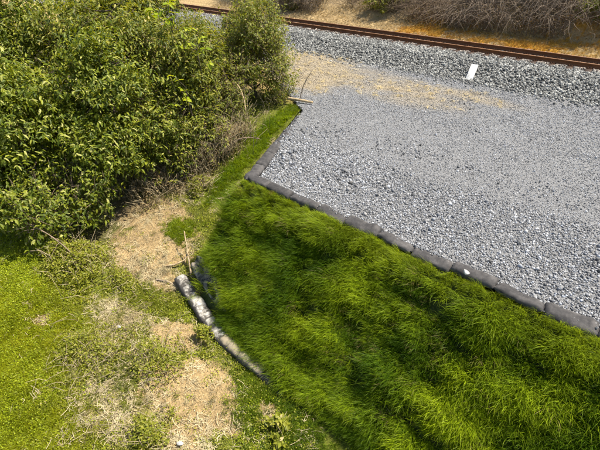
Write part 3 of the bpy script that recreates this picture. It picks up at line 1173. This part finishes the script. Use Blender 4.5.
def sapling(base, tip, label, seed, n=46, leaf=.2):
    """young yellow-green shoot whose large leaves can be told apart"""
    r = np.random.default_rng(seed)
    root = empty('sapling', tuple(base))
    tag(root, label, 'sapling')
    b, t_ = np.zeros(3), np.array(tip, float) - np.array(base)
    P = smooth_path([b, b * .5 + t_ * .5 + np.array([.1, -.05, .1]), t_], 12)
    mb = MB()
    mb.tube(P, np.linspace(.03, .008, 12), 6)
    shoots = []
    for k in range(7):
        i = r.integers(6, 12)
        d = norm(r.normal(0, 1, 3) * np.array([1, 1, .4]) + np.array([0, 0, .5]))
        q = smooth_path([P[i], P[i] + d * .28, P[i] + d * .5 + np.array([0, 0, -.02])], 7)
        mb.tube(q, np.linspace(.008, .004, 7), 4)
        shoots.append((q, d))
    mb.build('stem', M_bark, root, True)
    V, T, Q = leaf_template(.46, .10, .22, True)
    me = mesh('leaf', V, [T, Q], True)
    me.materials.append(M_leaf_yel)
    from mathutils import Matrix, Vector
    for k in range(n):
        q, d = shoots[k % len(shoots)]
        p = q[r.integers(2, 7)]
        D = norm(d * .3 + r.normal(0, .8, 3) * np.array([1, 1, .35]) + np.array([0, 0, -.12]))
        N = norm(np.array([0, 0, 1.0]) + r.normal(0, .3, 3))
        Y = norm(np.cross(N, D))
        Z = np.cross(D, Y)
        s = leaf * r.uniform(.65, 1.15)
        o = link('leaf', me, None, root)
        o.matrix_local = Matrix(((D[0] * s, Y[0] * s, Z[0] * s, p[0]), (D[1] * s, Y[1] * s, Z[1] * s, p[1]), (D[2] * s, Y[2] * s, Z[2] * s, p[2]), (0, 0, 0, 1)))


sapling(gz(-10.6, 7.2), (-10.16, 6.77, 2.72), 'bright yellow green sapling catching the sun at the thicket top', 41, 80, .2)
sapling(gz(-9.7, 7.3), (-9.22, 6.79, 2.05), 'yellow green sapling high on the right flank of the thicket', 42, 54, .17)
sapling(gz(-9.4, 6.5), (-8.95, 6.1, 1.15), 'young yellow green shoot low on the right flank of the thicket', 43, 44, .16)


def weed_mound(label, x, y, rx, ry, h, n, leaf, mat, seed, name='weed_clump', cat='weeds', straw=.2):
    r = np.random.default_rng(seed)
    root = empty(name, gz(x, y))
    tag(root, label, cat)
    b = np.array(gz(x, y))
    cl = r.normal(0, .48, (max(6, n // 60), 2))
    ci = r.integers(0, len(cl), n)
    q = cl[ci] + r.normal(0, .17, (n, 2))
    rr = np.linalg.norm(q, axis=1)
    X, Y = q[:, 0] * rx, q[:, 1] * ry
    hh = h * np.clip(1 - (rr / 1.25) ** 2, .08, 1) * (.55 + .75 * noise2(X, Y, seed, 4.0))
    Z = terrain(X + x, Y + y) - b[2] + hh * (1 - .55 * r.random(n) ** 2)
    mb = MB()
    D = np.stack([r.normal(0, 1, n), r.normal(0, 1, n), r.normal(.1, .5, n)], -1)
    N = np.stack([r.normal(0, .5, n), r.normal(-.1, .5, n), np.ones(n)], -1)
    add_leaves(mb, np.stack([X, Y, Z], -1), D, N, leaf * r.uniform(.5, 1.2, n), leaf_template(.5, .1, .12, False))
    mb.build('foliage', mat, root)
    sm = MB()
    for k in range(int(n * straw * (.15 if straw > 1 else .07))):
        a = np.array([r.normal(0, .5) * rx, r.normal(0, .5) * ry])
        z = float(terrain(x + a[0], y + a[1])) - b[2]
        d = r.normal(0, .22, 2)
        hz = h * r.uniform(.5, 1.3)
        sm.tube(np.array([[a[0], a[1], z], [a[0] + d[0] * .4, a[1] + d[1] * .4, z + hz * .7], [a[0] + d[0], a[1] + d[1], z + hz]]), [.006, .005, .003], 3)
    if sm.n:
        sm.build('stems', M_stem, root)
    return root


weed_mound('dense mound of small leaved weeds below the thicket at the left', -8.5, 2.05, .95, .62, .55, 4200, .07, M_leaf_weed, 51, straw=.3)
weed_mound('low sprawling weeds in front of the bare earth patch', -7.1, 2.45, .8, .35, .22, 1700, .055, M_leaf_weed, 52, straw=.3)
weed_mound('leafy weed growing over the third toe bag', -4.72, 2.72, .26, .20, .30, 520, .065, M_leaf_weed, 54, straw=.1)
weed_mound('broad leaved weed in the corner of grass below the last toe bag', -2.45, 2.30, .26, .22, .26, 300, .10, M_leaf_weed, 55, straw=.1)
weed_mound('straggling weeds between the dry grass and the bare brown patch', -4.95, 1.75, .55, .5, .3, 1500, .055, M_leaf_weed, 56, straw=.5)
weed_mound('rough weeds and dead stalks in the middle of the lower left ground', -6.0, 1.1, .9, .7, .26, 2300, .05, M_leaf_weed, 57, straw=.7)
weed_mound('tuft of weeds at the bottom border beside the dry litter', -3.9, 1.0, .5, .4, .26, 1000, .055, M_leaf_weed, 58, straw=.5)
weed_mound('dry tangled weeds between the thicket and the strip of bright grass', -8.65, 6.8, .5, 1.1, .7, 2200, .06, M_leaf_dry, 59, straw=2.2)
weed_mound('brown dead weeds at the foot of the overhanging thicket tree', -9.35, 4.9, .8, .7, .5, 1300, .07, M_leaf_dry, 60, straw=1.6)
weed_mound('olive weeds beside the dead branch above the bare earth', -8.3, 5.55, .45, .4, .35, 1000, .06, M_leaf_weed, 61, straw=.6)
weed_mound('fresh weeds at the foot of the twiggy shrub by the gravel end', -8.9, 9.5, .45, .4, .5, 900, .06, M_leaf_weed, 62, straw=.8)


# dead brush and creepers on the bank beyond the track
def dead_brush(label, x, y, w, dpt, h, n, mat, seed, name='dead_brush'):
    r = np.random.default_rng(seed)
    b = np.array(gz(x, y))
    root = empty(name, tuple(b))
    tag(root, label, 'brush', 'dead brush on the bank')
    mb = MB()
    for k in range(int(n * 1.35)):
        a = np.array([r.uniform(-w, w), r.uniform(-.2, dpt)])
        z0 = float(terrain(x + a[0], y + a[1])) - b[2]
        arch = h * r.uniform(.5, 1.15) * (1 - .5 * (a[0] / w) ** 2)
        d = np.array([r.normal(0, .8), r.normal(-.45, .6)])
        p = [(a[0], a[1], z0), (a[0] + d[0] * .3, a[1] + d[1] * .3, z0 + arch * .75), (a[0] + d[0] * .8, a[1] + d[1] * .8, z0 + arch),
             (a[0] + d[0] * 1.3, a[1] + d[1] * 1.5, z0 + arch * r.uniform(.2, .85))]
        P = smooth_path(p, 7)
        P[1:] += r.normal(0, .055, (6, 3))
        mb.tube(P, np.linspace(.009, .003, 7) * r.uniform(.5, 1.2), 3)
    mb.build('canes', mat, root)
    lf = MB()
    m = n * 5
    X, Y = r.uniform(-w, w, m), r.uniform(-.6, dpt, m)
    Z = terrain(X + x, Y + y) - b[2] + h * r.random(m) ** 1.3
    add_leaves(lf, np.stack([X, Y, Z], -1), r.normal(0, 1, (m, 3)), r.normal(0, 1, (m, 3)), .09 * r.uniform(.5, 1.3, m), leaf_template(.45, .15, .3, False))
    lf.build('dry_leaves', M_leaf_dry, root)


dead_brush('dark thorny dead brush above the rails left of the lit bank', -18.9, 22.0, 1.9, 2.0, 1.6, 620, M_twig_dark, 71)
dead_brush('second dark dead brush heap near the thicket top beyond the rail', -23.5, 22.8, 2.2, 2.0, 1.8, 420, M_twig_dark, 72)
dead_brush('pale lit dry brush on the sunny bank beyond the rails', -13.2, 23.2, 2.6, 1.8, .5, 420, M_twig, 73)
dead_brush('tan dry brush between the sunny bank and the shaded brush', -9.9, 22.4, 1.3, 1.8, .8, 520, M_twig, 74)
dead_brush('brown dead brush casting the long shadow left of centre beyond the rails', -7.3, 22.25, 1.25, 1.9, 1.2, 750, M_twig_dark, 75)
dead_brush('brown dead brush arching over the ochre strip right of centre', -4.5, 22.35, 1.2, 1.9, 1.2, 720, M_twig_dark, 76)
dead_brush('dead brush at the top right border of the picture', -1.3, 22.8, 1.4, 1.8, 1.2, 640, M_twig_dark, 77)
dead_brush('dead brush on the bank outside the right border', 1.8, 23.2, 1.7, 1.8, 1.3, 400, M_twig_dark, 78)


def creeper(label, x, y, rx, h, n, leaf, mat, seed):
    leafy_tree('creeper', label, 'creeper', None, gz(x, y), [(0, 0, h * .5, rx, rx * .8, h * .5), (rx * .5, .2, h * .7, rx * .6, rx * .6, h * .4)], n, leaf, mat, seed, False, 7, .3, M_twig,
               .03, .5, .17, .4, .2, .3)


creeper('yellow green creeper on the sunny bank above the rails', -13.0, 22.8, .85, 1.1, 520, .11, M_leaf_weed, 81)
creeper('green creeper hanging before the dark brush left above the rails', -19.3, 21.9, .5, 1.5, 260, .11, M_leaf_mid, 82)
creeper('green creeper in the dead brush near the top right corner', -2.7, 22.7, .6, 1.1, 260, .10, M_leaf_mid, 83)
creeper('olive creeper at the top border between lit and shaded brush', -11.3, 23.6, .9, 1.0, 300, .10, M_leaf_mid, 84)


# ---------------------------------------------------------------- grass and ground cover
def tuft_mesh(n, h, spread, width, bend, seed, mat, upright=.35):
    """blades fan from a root; they bow over towards local +x"""
    r = np.random.default_rng(seed)
    mb = MB()
    S = 5
    for k in range(n):
        a = r.normal(0, .65)
        d = np.array([math.cos(a), math.sin(a)])
        p0 = np.append(r.normal(0, spread, 2), -.02)
        L = h * r.uniform(.55, 1.15)
        b = bend * r.uniform(.5, 1.3)
        pts, ang = [p0], math.pi / 2 - upright * r.uniform(.2, 1.3)
        for s in range(S - 1):
            st = L / (S - 1)
            pts.append(pts[-1] + st * np.array([d[0] * math.cos(ang), d[1] * math.cos(ang), math.sin(ang)]))
            ang -= b / (S - 1) * (.6 + .6 * s)
        pts = np.array(pts)
        side = np.array([-d[1], d[0], 0]) * width * r.choice([.7, 1.0, 1.6], p=[.4, .4, .2]) / 2
        tw = r.normal(0, .5)
        side = side * math.cos(tw) + np.array([0, 0, 1]) * np.linalg.norm(side) * math.sin(tw)
        wv = np.array([.8, 1, .9, .6])
        V = []
        for i in range(S - 1):
            V += [pts[i] - side * wv[i], pts[i] + side * wv[i]]
        V.append(pts[-1])
        Q = [[2 * i, 2 * i + 1, 2 * i + 3, 2 * i + 2] for i in range(S - 2)]
        mb.add(V, [[2 * (S - 2), 2 * (S - 2) + 1, 2 * (S - 1)]], Q)
    me = mesh('tuft', np.vstack(mb.V), [np.vstack(mb.T), np.vstack(mb.Q)], True)
    me.materials.append(mat)
    return me


LONG = proto_collection('long_grass', [tuft_mesh(36, .34, .036, .0052, 1.05, 400 + i, M_blade, .36) for i in range(6)])
SHORT = proto_collection('short_grass', [tuft_mesh(26, .13, .030, .0065, 1.0, 420 + i, M_blade, .5) for i in range(5)])
DRYT = proto_collection('dry_tuft', [tuft_mesh(22, .14, .03, .005, .9, 440 + i, M_straw, .6) for i in range(4)])


def straw_mesh(seed):
    r = np.random.default_rng(seed)
    mb = MB()
    for k in range(14):
        a = r.uniform(0, 6.28)
        c = r.normal(0, .06, 2)
        L = r.uniform(.06, .2)
        d = np.array([math.cos(a), math.sin(a)])
        q = np.array([-d[1], d[0]]) * .0028
        z = r.uniform(.004, .03)
        P = [c - d * L / 2, c + q * r.normal(0, 5), c + d * L / 2]
        V = []
        for i, p in enumerate(P):
            zz = z + (.012 if i == 1 else 0)
            V += [[p[0] - q[0], p[1] - q[1], zz], [p[0] + q[0], p[1] + q[1], zz]]
        mb.add(V, None, [[0, 1, 3, 2], [2, 3, 5, 4]])
    me = mesh('straw', np.vstack(mb.V), [np.vstack(mb.Q)])
    me.materials.append(M_straw)
    return me


STRAW = proto_collection('straw', [straw_mesh(460 + i) for i in range(5)])


def clover_mesh(seed, mat=None):
    r = np.random.default_rng(seed)
    mb = MB()
    n = 36
    P = np.concatenate([r.normal(0, .07, (n, 2)), r.uniform(.01, .07, (n, 1))], 1)
    D = r.normal(0, 1, (n, 3)) * np.array([1, 1, .35])
    N = np.array([0, 0, 1.0]) + r.normal(0, .35, (n, 3))
    add_leaves(mb, P, D, N, r.uniform(.012, .036, n), leaf_template(.75, .1, .1, False))
    me = mesh('clover', np.vstack(mb.V), [np.vstack(mb.T)])
    me.materials.append(mat or M_leaf_clover)
    return me


CLOVER = proto_collection('clover', [clover_mesh(480 + i) for i in range(6)])
WEEDS = proto_collection('weedlets', [clover_mesh(490 + i, M_leaf_weed) for i in range(6)])


def green(n, x, y, c0, c1, seed, f=1.2):
    w = np.clip(fbm(x, y, seed, f) * 1.8 - .4 + rng.normal(0, .16, n), 0, 1)[:, None]
    return np.array(c0) * (1 - w) + np.array(c1) * w


def slope_grass():
    L1 = 4.0 - CORNER[0]
    Lend = np.linalg.norm(END - CORNER) + .3
    # clump roots on the front face, on the corner fan and on the end face
    m1 = 1000
    s1, k1 = rng.uniform(0, L1, m1), rng.uniform(0, 2.8, m1)
    per = 13
    cs, ck = np.repeat(s1, per) + rng.normal(0, .11, m1 * per), np.repeat(k1, per) + rng.normal(0, .075, m1 * per)
    off = np.stack([cs - np.repeat(s1, per), ck - np.repeat(k1, per)], -1)
    ctone = np.repeat(rng.normal(0, .22, m1), per)
    csize = np.repeat(rng.uniform(.75, 1.15, m1), per)
    nf = 3800
    cs = np.concatenate([cs, rng.uniform(0, L1, nf)])
    ck = np.concatenate([ck, rng.uniform(0, 2.8, nf)])
    off = np.vstack([off, rng.normal(0, .05, (nf, 2))])
    ctone = np.concatenate([ctone, rng.normal(-.15, .15, nf)])
    csize = np.concatenate([csize, rng.uniform(.45, .75, nf)])
    ck = np.clip(ck, 0, None)
    X1, Y1 = CORNER[0] + cs, CREST_Y - face_profile(ck)
    N1 = np.tile(np.array([0, -1.0]), (len(cs), 1))
    m = 4600
    k2 = rng.uniform(0, 2.6, m)
    fan = rng.random(m) < .25
    a0 = -math.pi / 2
    a1 = math.atan2(E_OUT[1], E_OUT[0])
    a1 = a1 - 2 * math.pi if a1 > 0 else a1
    aa = a0 + (a1 - a0) * rng.random(m)
    se = rng.uniform(0, Lend, m)
    N2 = np.where(fan[:, None], np.stack([np.cos(aa), np.sin(aa)], -1), E_OUT[None])
    base = np.where(fan[:, None], CORNER[None], CORNER[None] + E_DIR[None] * se[:, None])
    ef = end_factor(N2)
    XY2 = base + N2 * (face_profile(k2) * ef)[:, None]
    X = np.concatenate([X1, XY2[:, 0]])
    Y = np.concatenate([Y1, XY2[:, 1]])
    k = np.concatenate([ck, k2])
    N = np.vstack([N1, N2])
    off = np.vstack([off, rng.normal(0, .05, (m, 2))])
    ctone = np.concatenate([ctone, rng.normal(0, .2, m)])
    csize = np.concatenate([csize, rng.uniform(.45, .95, m) * (.26 + .45 * (ef - .42) / .58)])
    # a ragged fringe standing right against the bags
    q = 620
    fs = rng.uniform(.1, L1, q)
    X = np.concatenate([X, CORNER[0] + fs]); Y = np.concatenate([Y, CREST_Y - rng.uniform(.01, .09, q)])
    k = np.concatenate([k, rng.uniform(0, .1, q)]); N = np.vstack([N, np.tile(np.array([0, -1.0]), (q, 1))])
    off = np.vstack([off, rng.normal(0, .07, (q, 2))]); ctone = np.concatenate([ctone, rng.normal(.1, .25, q)])
    csize = np.concatenate([csize, rng.uniform(.5, 1.15, q)])
    Z = -.03 - k
    keep = Z > terrain(X, Y) - .05
    keep &= ~((X > -6.3) & (X < -4.9) & (Y < 3.88 - .24 * (X + 6.15)) & (rng.random(len(X)) < .95))   # the cloth at the toe stays open
    X, Y, Z, k, N, off, ctone, csize = (q[keep] for q in (X, Y, Z, k, N, off, ctone, csize))
    n = len(X)
    along = X - Y * .4
    band = np.sin(2 * math.pi * (k / .62 + 1.5 * fbm(along, k, 93, .55))) * sstep(.3, .6, fbm(along, k, 94, .8))
    size = csize * (.80 + .40 * fbm(along, k, 90, 1.6, 3)) * (.96 + .10 * band)
    size *= .62 + .38 * sstep(0, .25, k)
    N3 = np.concatenate([N * .68, np.full((n, 1), .73)], 1)
    tang = np.stack([-N[:, 1], N[:, 0]], -1)
    swirl = (fbm(X, k + Y, 95, .9, 3) - .5) * 1.7 - .1 + rng.normal(0, .3, n)
    dirn = N * (np.cos(swirl) + 2.5 * off[:, 1])[:, None] + tang * (np.sin(swirl) + 2.5 * off[:, 0])[:, None]
    down = np.concatenate([dirn, np.full((n, 1), -.5)], 1)
    zax = norm(N3 * .42 + np.array([0, 0, .78]) + np.concatenate([tang * off[:, :1] + N * off[:, 1:], np.zeros((n, 1))], 1) * 1.1 + rng.normal(0, .08, (n, 3)))
    E = eulers(down, zax)
    w = np.clip(fbm(along, k, 97, 1.3) * 1.6 - .35 + ctone + .12 * band, 0, 1)[:, None]
    w = np.clip(w + .16 * (k / 2.0 - .55)[:, None], 0, 1)
    C = np.array([.105, .195, .008]) * (1 - w) + np.array([.41, .51, .018]) * w
    yel = sstep(.45, .02, k)[:, None] * .6
    C = C * (1 - yel) + np.array([.31, .37, .016]) * yel
    dry = (rng.random(n) < .02)[:, None]
    C = np.where(dry, np.array([.34, .28, .11]), C)
    scatter('slope_grass', np.stack([X, Y, Z], -1), E, size, C, LONG, 'long green grass bowing down the steep reinforced slope')


slope_grass()


def flat_stuff():
    # ---- bright strip of grass along the left edge of the platform and at the slope corner
    def pts(n, x0, x1, y0, y1):
        return rng.uniform(x0, x1, n), rng.uniform(y0, y1, n)

    def on_slope(x, y):
        """beneath the reinforced face"""
        dm = CREST_Y - y
        de = (x - CORNER[0]) * E_OUT[0] + (y - CORNER[1]) * E_OUT[1]
        o = np.maximum(dm, de / .42)
        face = -.03 - np.clip(o, 0, None) / .86
        return face > terrain(x, y) - .02

    def lay(name, x, y, size, C, protos, label, lean=.25, dz=0.0):
        n = len(x)
        P = np.stack([x, y, terrain(x, y) + (fbm(x, y, 3, 1.5) - .5) * .10 * sstep(11, 9, y) + (fbm(x, y, 9, 7) - .5) * .035 + dz], -1)
        a = rng.uniform(0, 6.283, n)
        down = np.stack([np.cos(a), np.sin(a), np.zeros(n)], -1)
        z = np.array([0, 0, 1.0]) + rng.normal(0, lean, (n, 3)) * np.array([1, 1, 0])
        scatter(name, P, eulers(down, z), size, C, protos, label)

    thick = lambda x, y: sstep(-9.0, -10.0, x + .35 * (y - 5)) * sstep(1.0, 2.2, y)

    # clover and short turf of the lower left ground
    x, y = pts(30000, -11.5, -.5, -2.2, 5.2)
    bright = sstep(.9, -.5, (y - .55) + .55 * (x + 7.0))
    w = .55 + .45 * bright
    p = w * (1 - .93 * np.clip(bare_mask(x, y) * 1.3, 0, 1)) * (1 - .75 * np.clip(dry_mask(x, y) * 1.2, 0, 1)) * (1 - .7 * thick(x, y))
    p *= sstep(.30, .55, fbm(x, y, 110, 1.4) + .17 * bright)
    keep = (rng.random(len(x)) < p) & ~on_slope(x, y)
    x, y, bright = x[keep], y[keep], bright[keep]
    isb = rng.random(len(x)) < .25 + .75 * bright
    for sel, pr, nm, lb in ((isb, CLOVER, 'clover', 'bright yellow green clover carpet at the lower left'), (~isb, WEEDS, 'small_weeds', 'small weeds scattered over the lower ground')):
        n = sel.sum()
        lay(nm, x[sel], y[sel], rng.uniform(.55, 1.15, n), np.ones((n, 3)), pr, lb)

    # short grass: lower right corner, patch by the stick, strip along the left platform edge
    X, Y, C = [], [], []
    for (cx, cy, rx, ry, n, c0, c1) in ((-2.9, 2.65, .95, .42, 900, (.075, .125, .006), (.16, .21, .010)), (-3.2, 2.1, .45, .3, 260, (.09, .13, .008), (.17, .21, .012)),
                                        (-7.55, 4.3, .42, .34, 420, (.10, .15, .006), (.20, .25, .010)), (-7.85, 6.9, .22, 1.0, 900, (.10, .16, .005), (.20, .26, .008)),
                                        (-8.15, 8.4, .26, .9, 900, (.10, .16, .005), (.19, .25, .008)), (-7.6, 5.9, .2, .6, 350, (.09, .14, .005), (.19, .24, .008)),
                                        (-6.5, 2.6, 1.0, .45, 380, (.10, .13, .010), (.20, .22, .02)), (-1.6, 2.2, .9, .5, 800, (.075, .125, .006), (.16, .21, .010)),
                                        (-7.8, .2, 2.2, 1.3, 5200, (.17, .20, .007), (.30, .31, .011)), (-5.2, -.4, 1.5, .8, 1900, (.17, .20, .007), (.29, .31, .012)),
                                        (-5.2, 1.4, 1.3, .7, 420, (.13, .15, .03), (.20, .22, .03)), (-8.2, 9.3, .3, .3, 120, (.12, .16, .006), (.2, .25, .01))):
        a, b = rng.normal(0, .5, n) * rx + cx, rng.normal(0, .5, n) * ry + cy
        X.append(a); Y.append(b); C.append(1.35 * green(n, a, b, c0, c1, 130, 2.0))
    X, Y, C = np.concatenate(X), np.concatenate(Y), np.vstack(C)
    keep = ~on_slope(X, Y)
    keep &= rng.random(len(X)) > .9 * np.clip(bare_mask(X, Y) * 1.4 - .1, 0, 1) * (Y < 4)
    X, Y, C = X[keep], Y[keep], C[keep]
    lay('short_grass', X, Y, rng.uniform(.6, 1.25, len(X)), C, SHORT, 'short bright grass on the flat ground round the slope', .3)

    # dry tufts and straw
    x, y = pts(30000, -11.5, -.8, -1.5, 9.6)
    p = np.clip(dry_mask(x, y) * 1.3, 0, 1) * .30 + .08 * np.clip(bare_mask(x, y), 0, 1) + .03
    keep = (rng.random(len(x)) < p) & ~on_slope(x, y)
    x, y = x[keep], y[keep]
    n = len(x)
    C = green(n, x, y, (.33, .26, .14), (.52, .44, .27), 140, 2.0)
    lay('straw', x, y, rng.uniform(.6, 1.3, n), C, STRAW, 'dead straw and stalks littering the bare earth')
    x, y = pts(16000, -11, -.8, -1.5, 9.6)
    p = np.clip(dry_mask(x, y) * 1.25 - .12, 0, 1) * .28 + .04 * bare_mask(x, y)
    keep = (rng.random(len(x)) < p) & ~on_slope(x, y)
    x, y = x[keep], y[keep]
    n = len(x)
    lay('dry_grass', x, y, rng.uniform(.6, 1.25, n), green(n, x, y, (.24, .19, .09), (.46, .39, .22), 141, 2.0), DRYT, 'tufts of dead pale grass on the lower ground', .35)

    # crumbs of earth and pebbles on the bare ground
    x, y = pts(26000, -9.8, -1.5, .4, 5.5)
    keep = (rng.random(len(x)) < .75 * np.clip(bare_mask(x, y), 0, 1) + .05) & ~on_slope(x, y)
    x, y = x[keep], y[keep]
    n = len(x)
    C = green(n, x, y, (.30, .215, .11), (.56, .44, .26), 144, 3.0)
    P = np.stack([x, y, terrain(x, y) + (fbm(x, y, 3, 1.5) - .5) * .10 + (fbm(x, y, 9, 7) - .5) * .035 + .003], -1)
    scatter('earth_crumbs', P, rand_eul(n), .008 + .03 * rng.random(n) ** 4, C, STONES, 'crumbs of dry tan earth on the bare patches')

    # sandy shelf at the back of the platform, ochre strip beyond the track
    x, y = pts(9000, -15, -3, 10, 15.5)
    keep = (rng.random(len(x)) < sand_mask(x, y) * .16)
    x, y = x[keep], y[keep]
    n = len(x)
    lay('sand_straw', x, y, rng.uniform(.5, 1.0, n), green(n, x, y, (.40, .30, .12), (.58, .46, .22), 142, 1.5), STRAW, 'dead yellow grass litter on the sandy gravel by the thicket', .2, .10)
    x, y = pts(9000, -26, 3, 20.75, 22.9)
    n = len(x)
    C = green(n, x, y, (.56, .28, .03), (.60, .42, .14), 143, .7)
    pale = sstep(-10, -12, x)[:, None]
    C = C * (1 - pale) + np.array([.50, .38, .21]) * pale
    lay('ochre_grass', x, y, rng.uniform(.5, 1.0, n), C, DRYT, 'ochre dry ground cover along the far side of the track', .3)


flat_stuff()
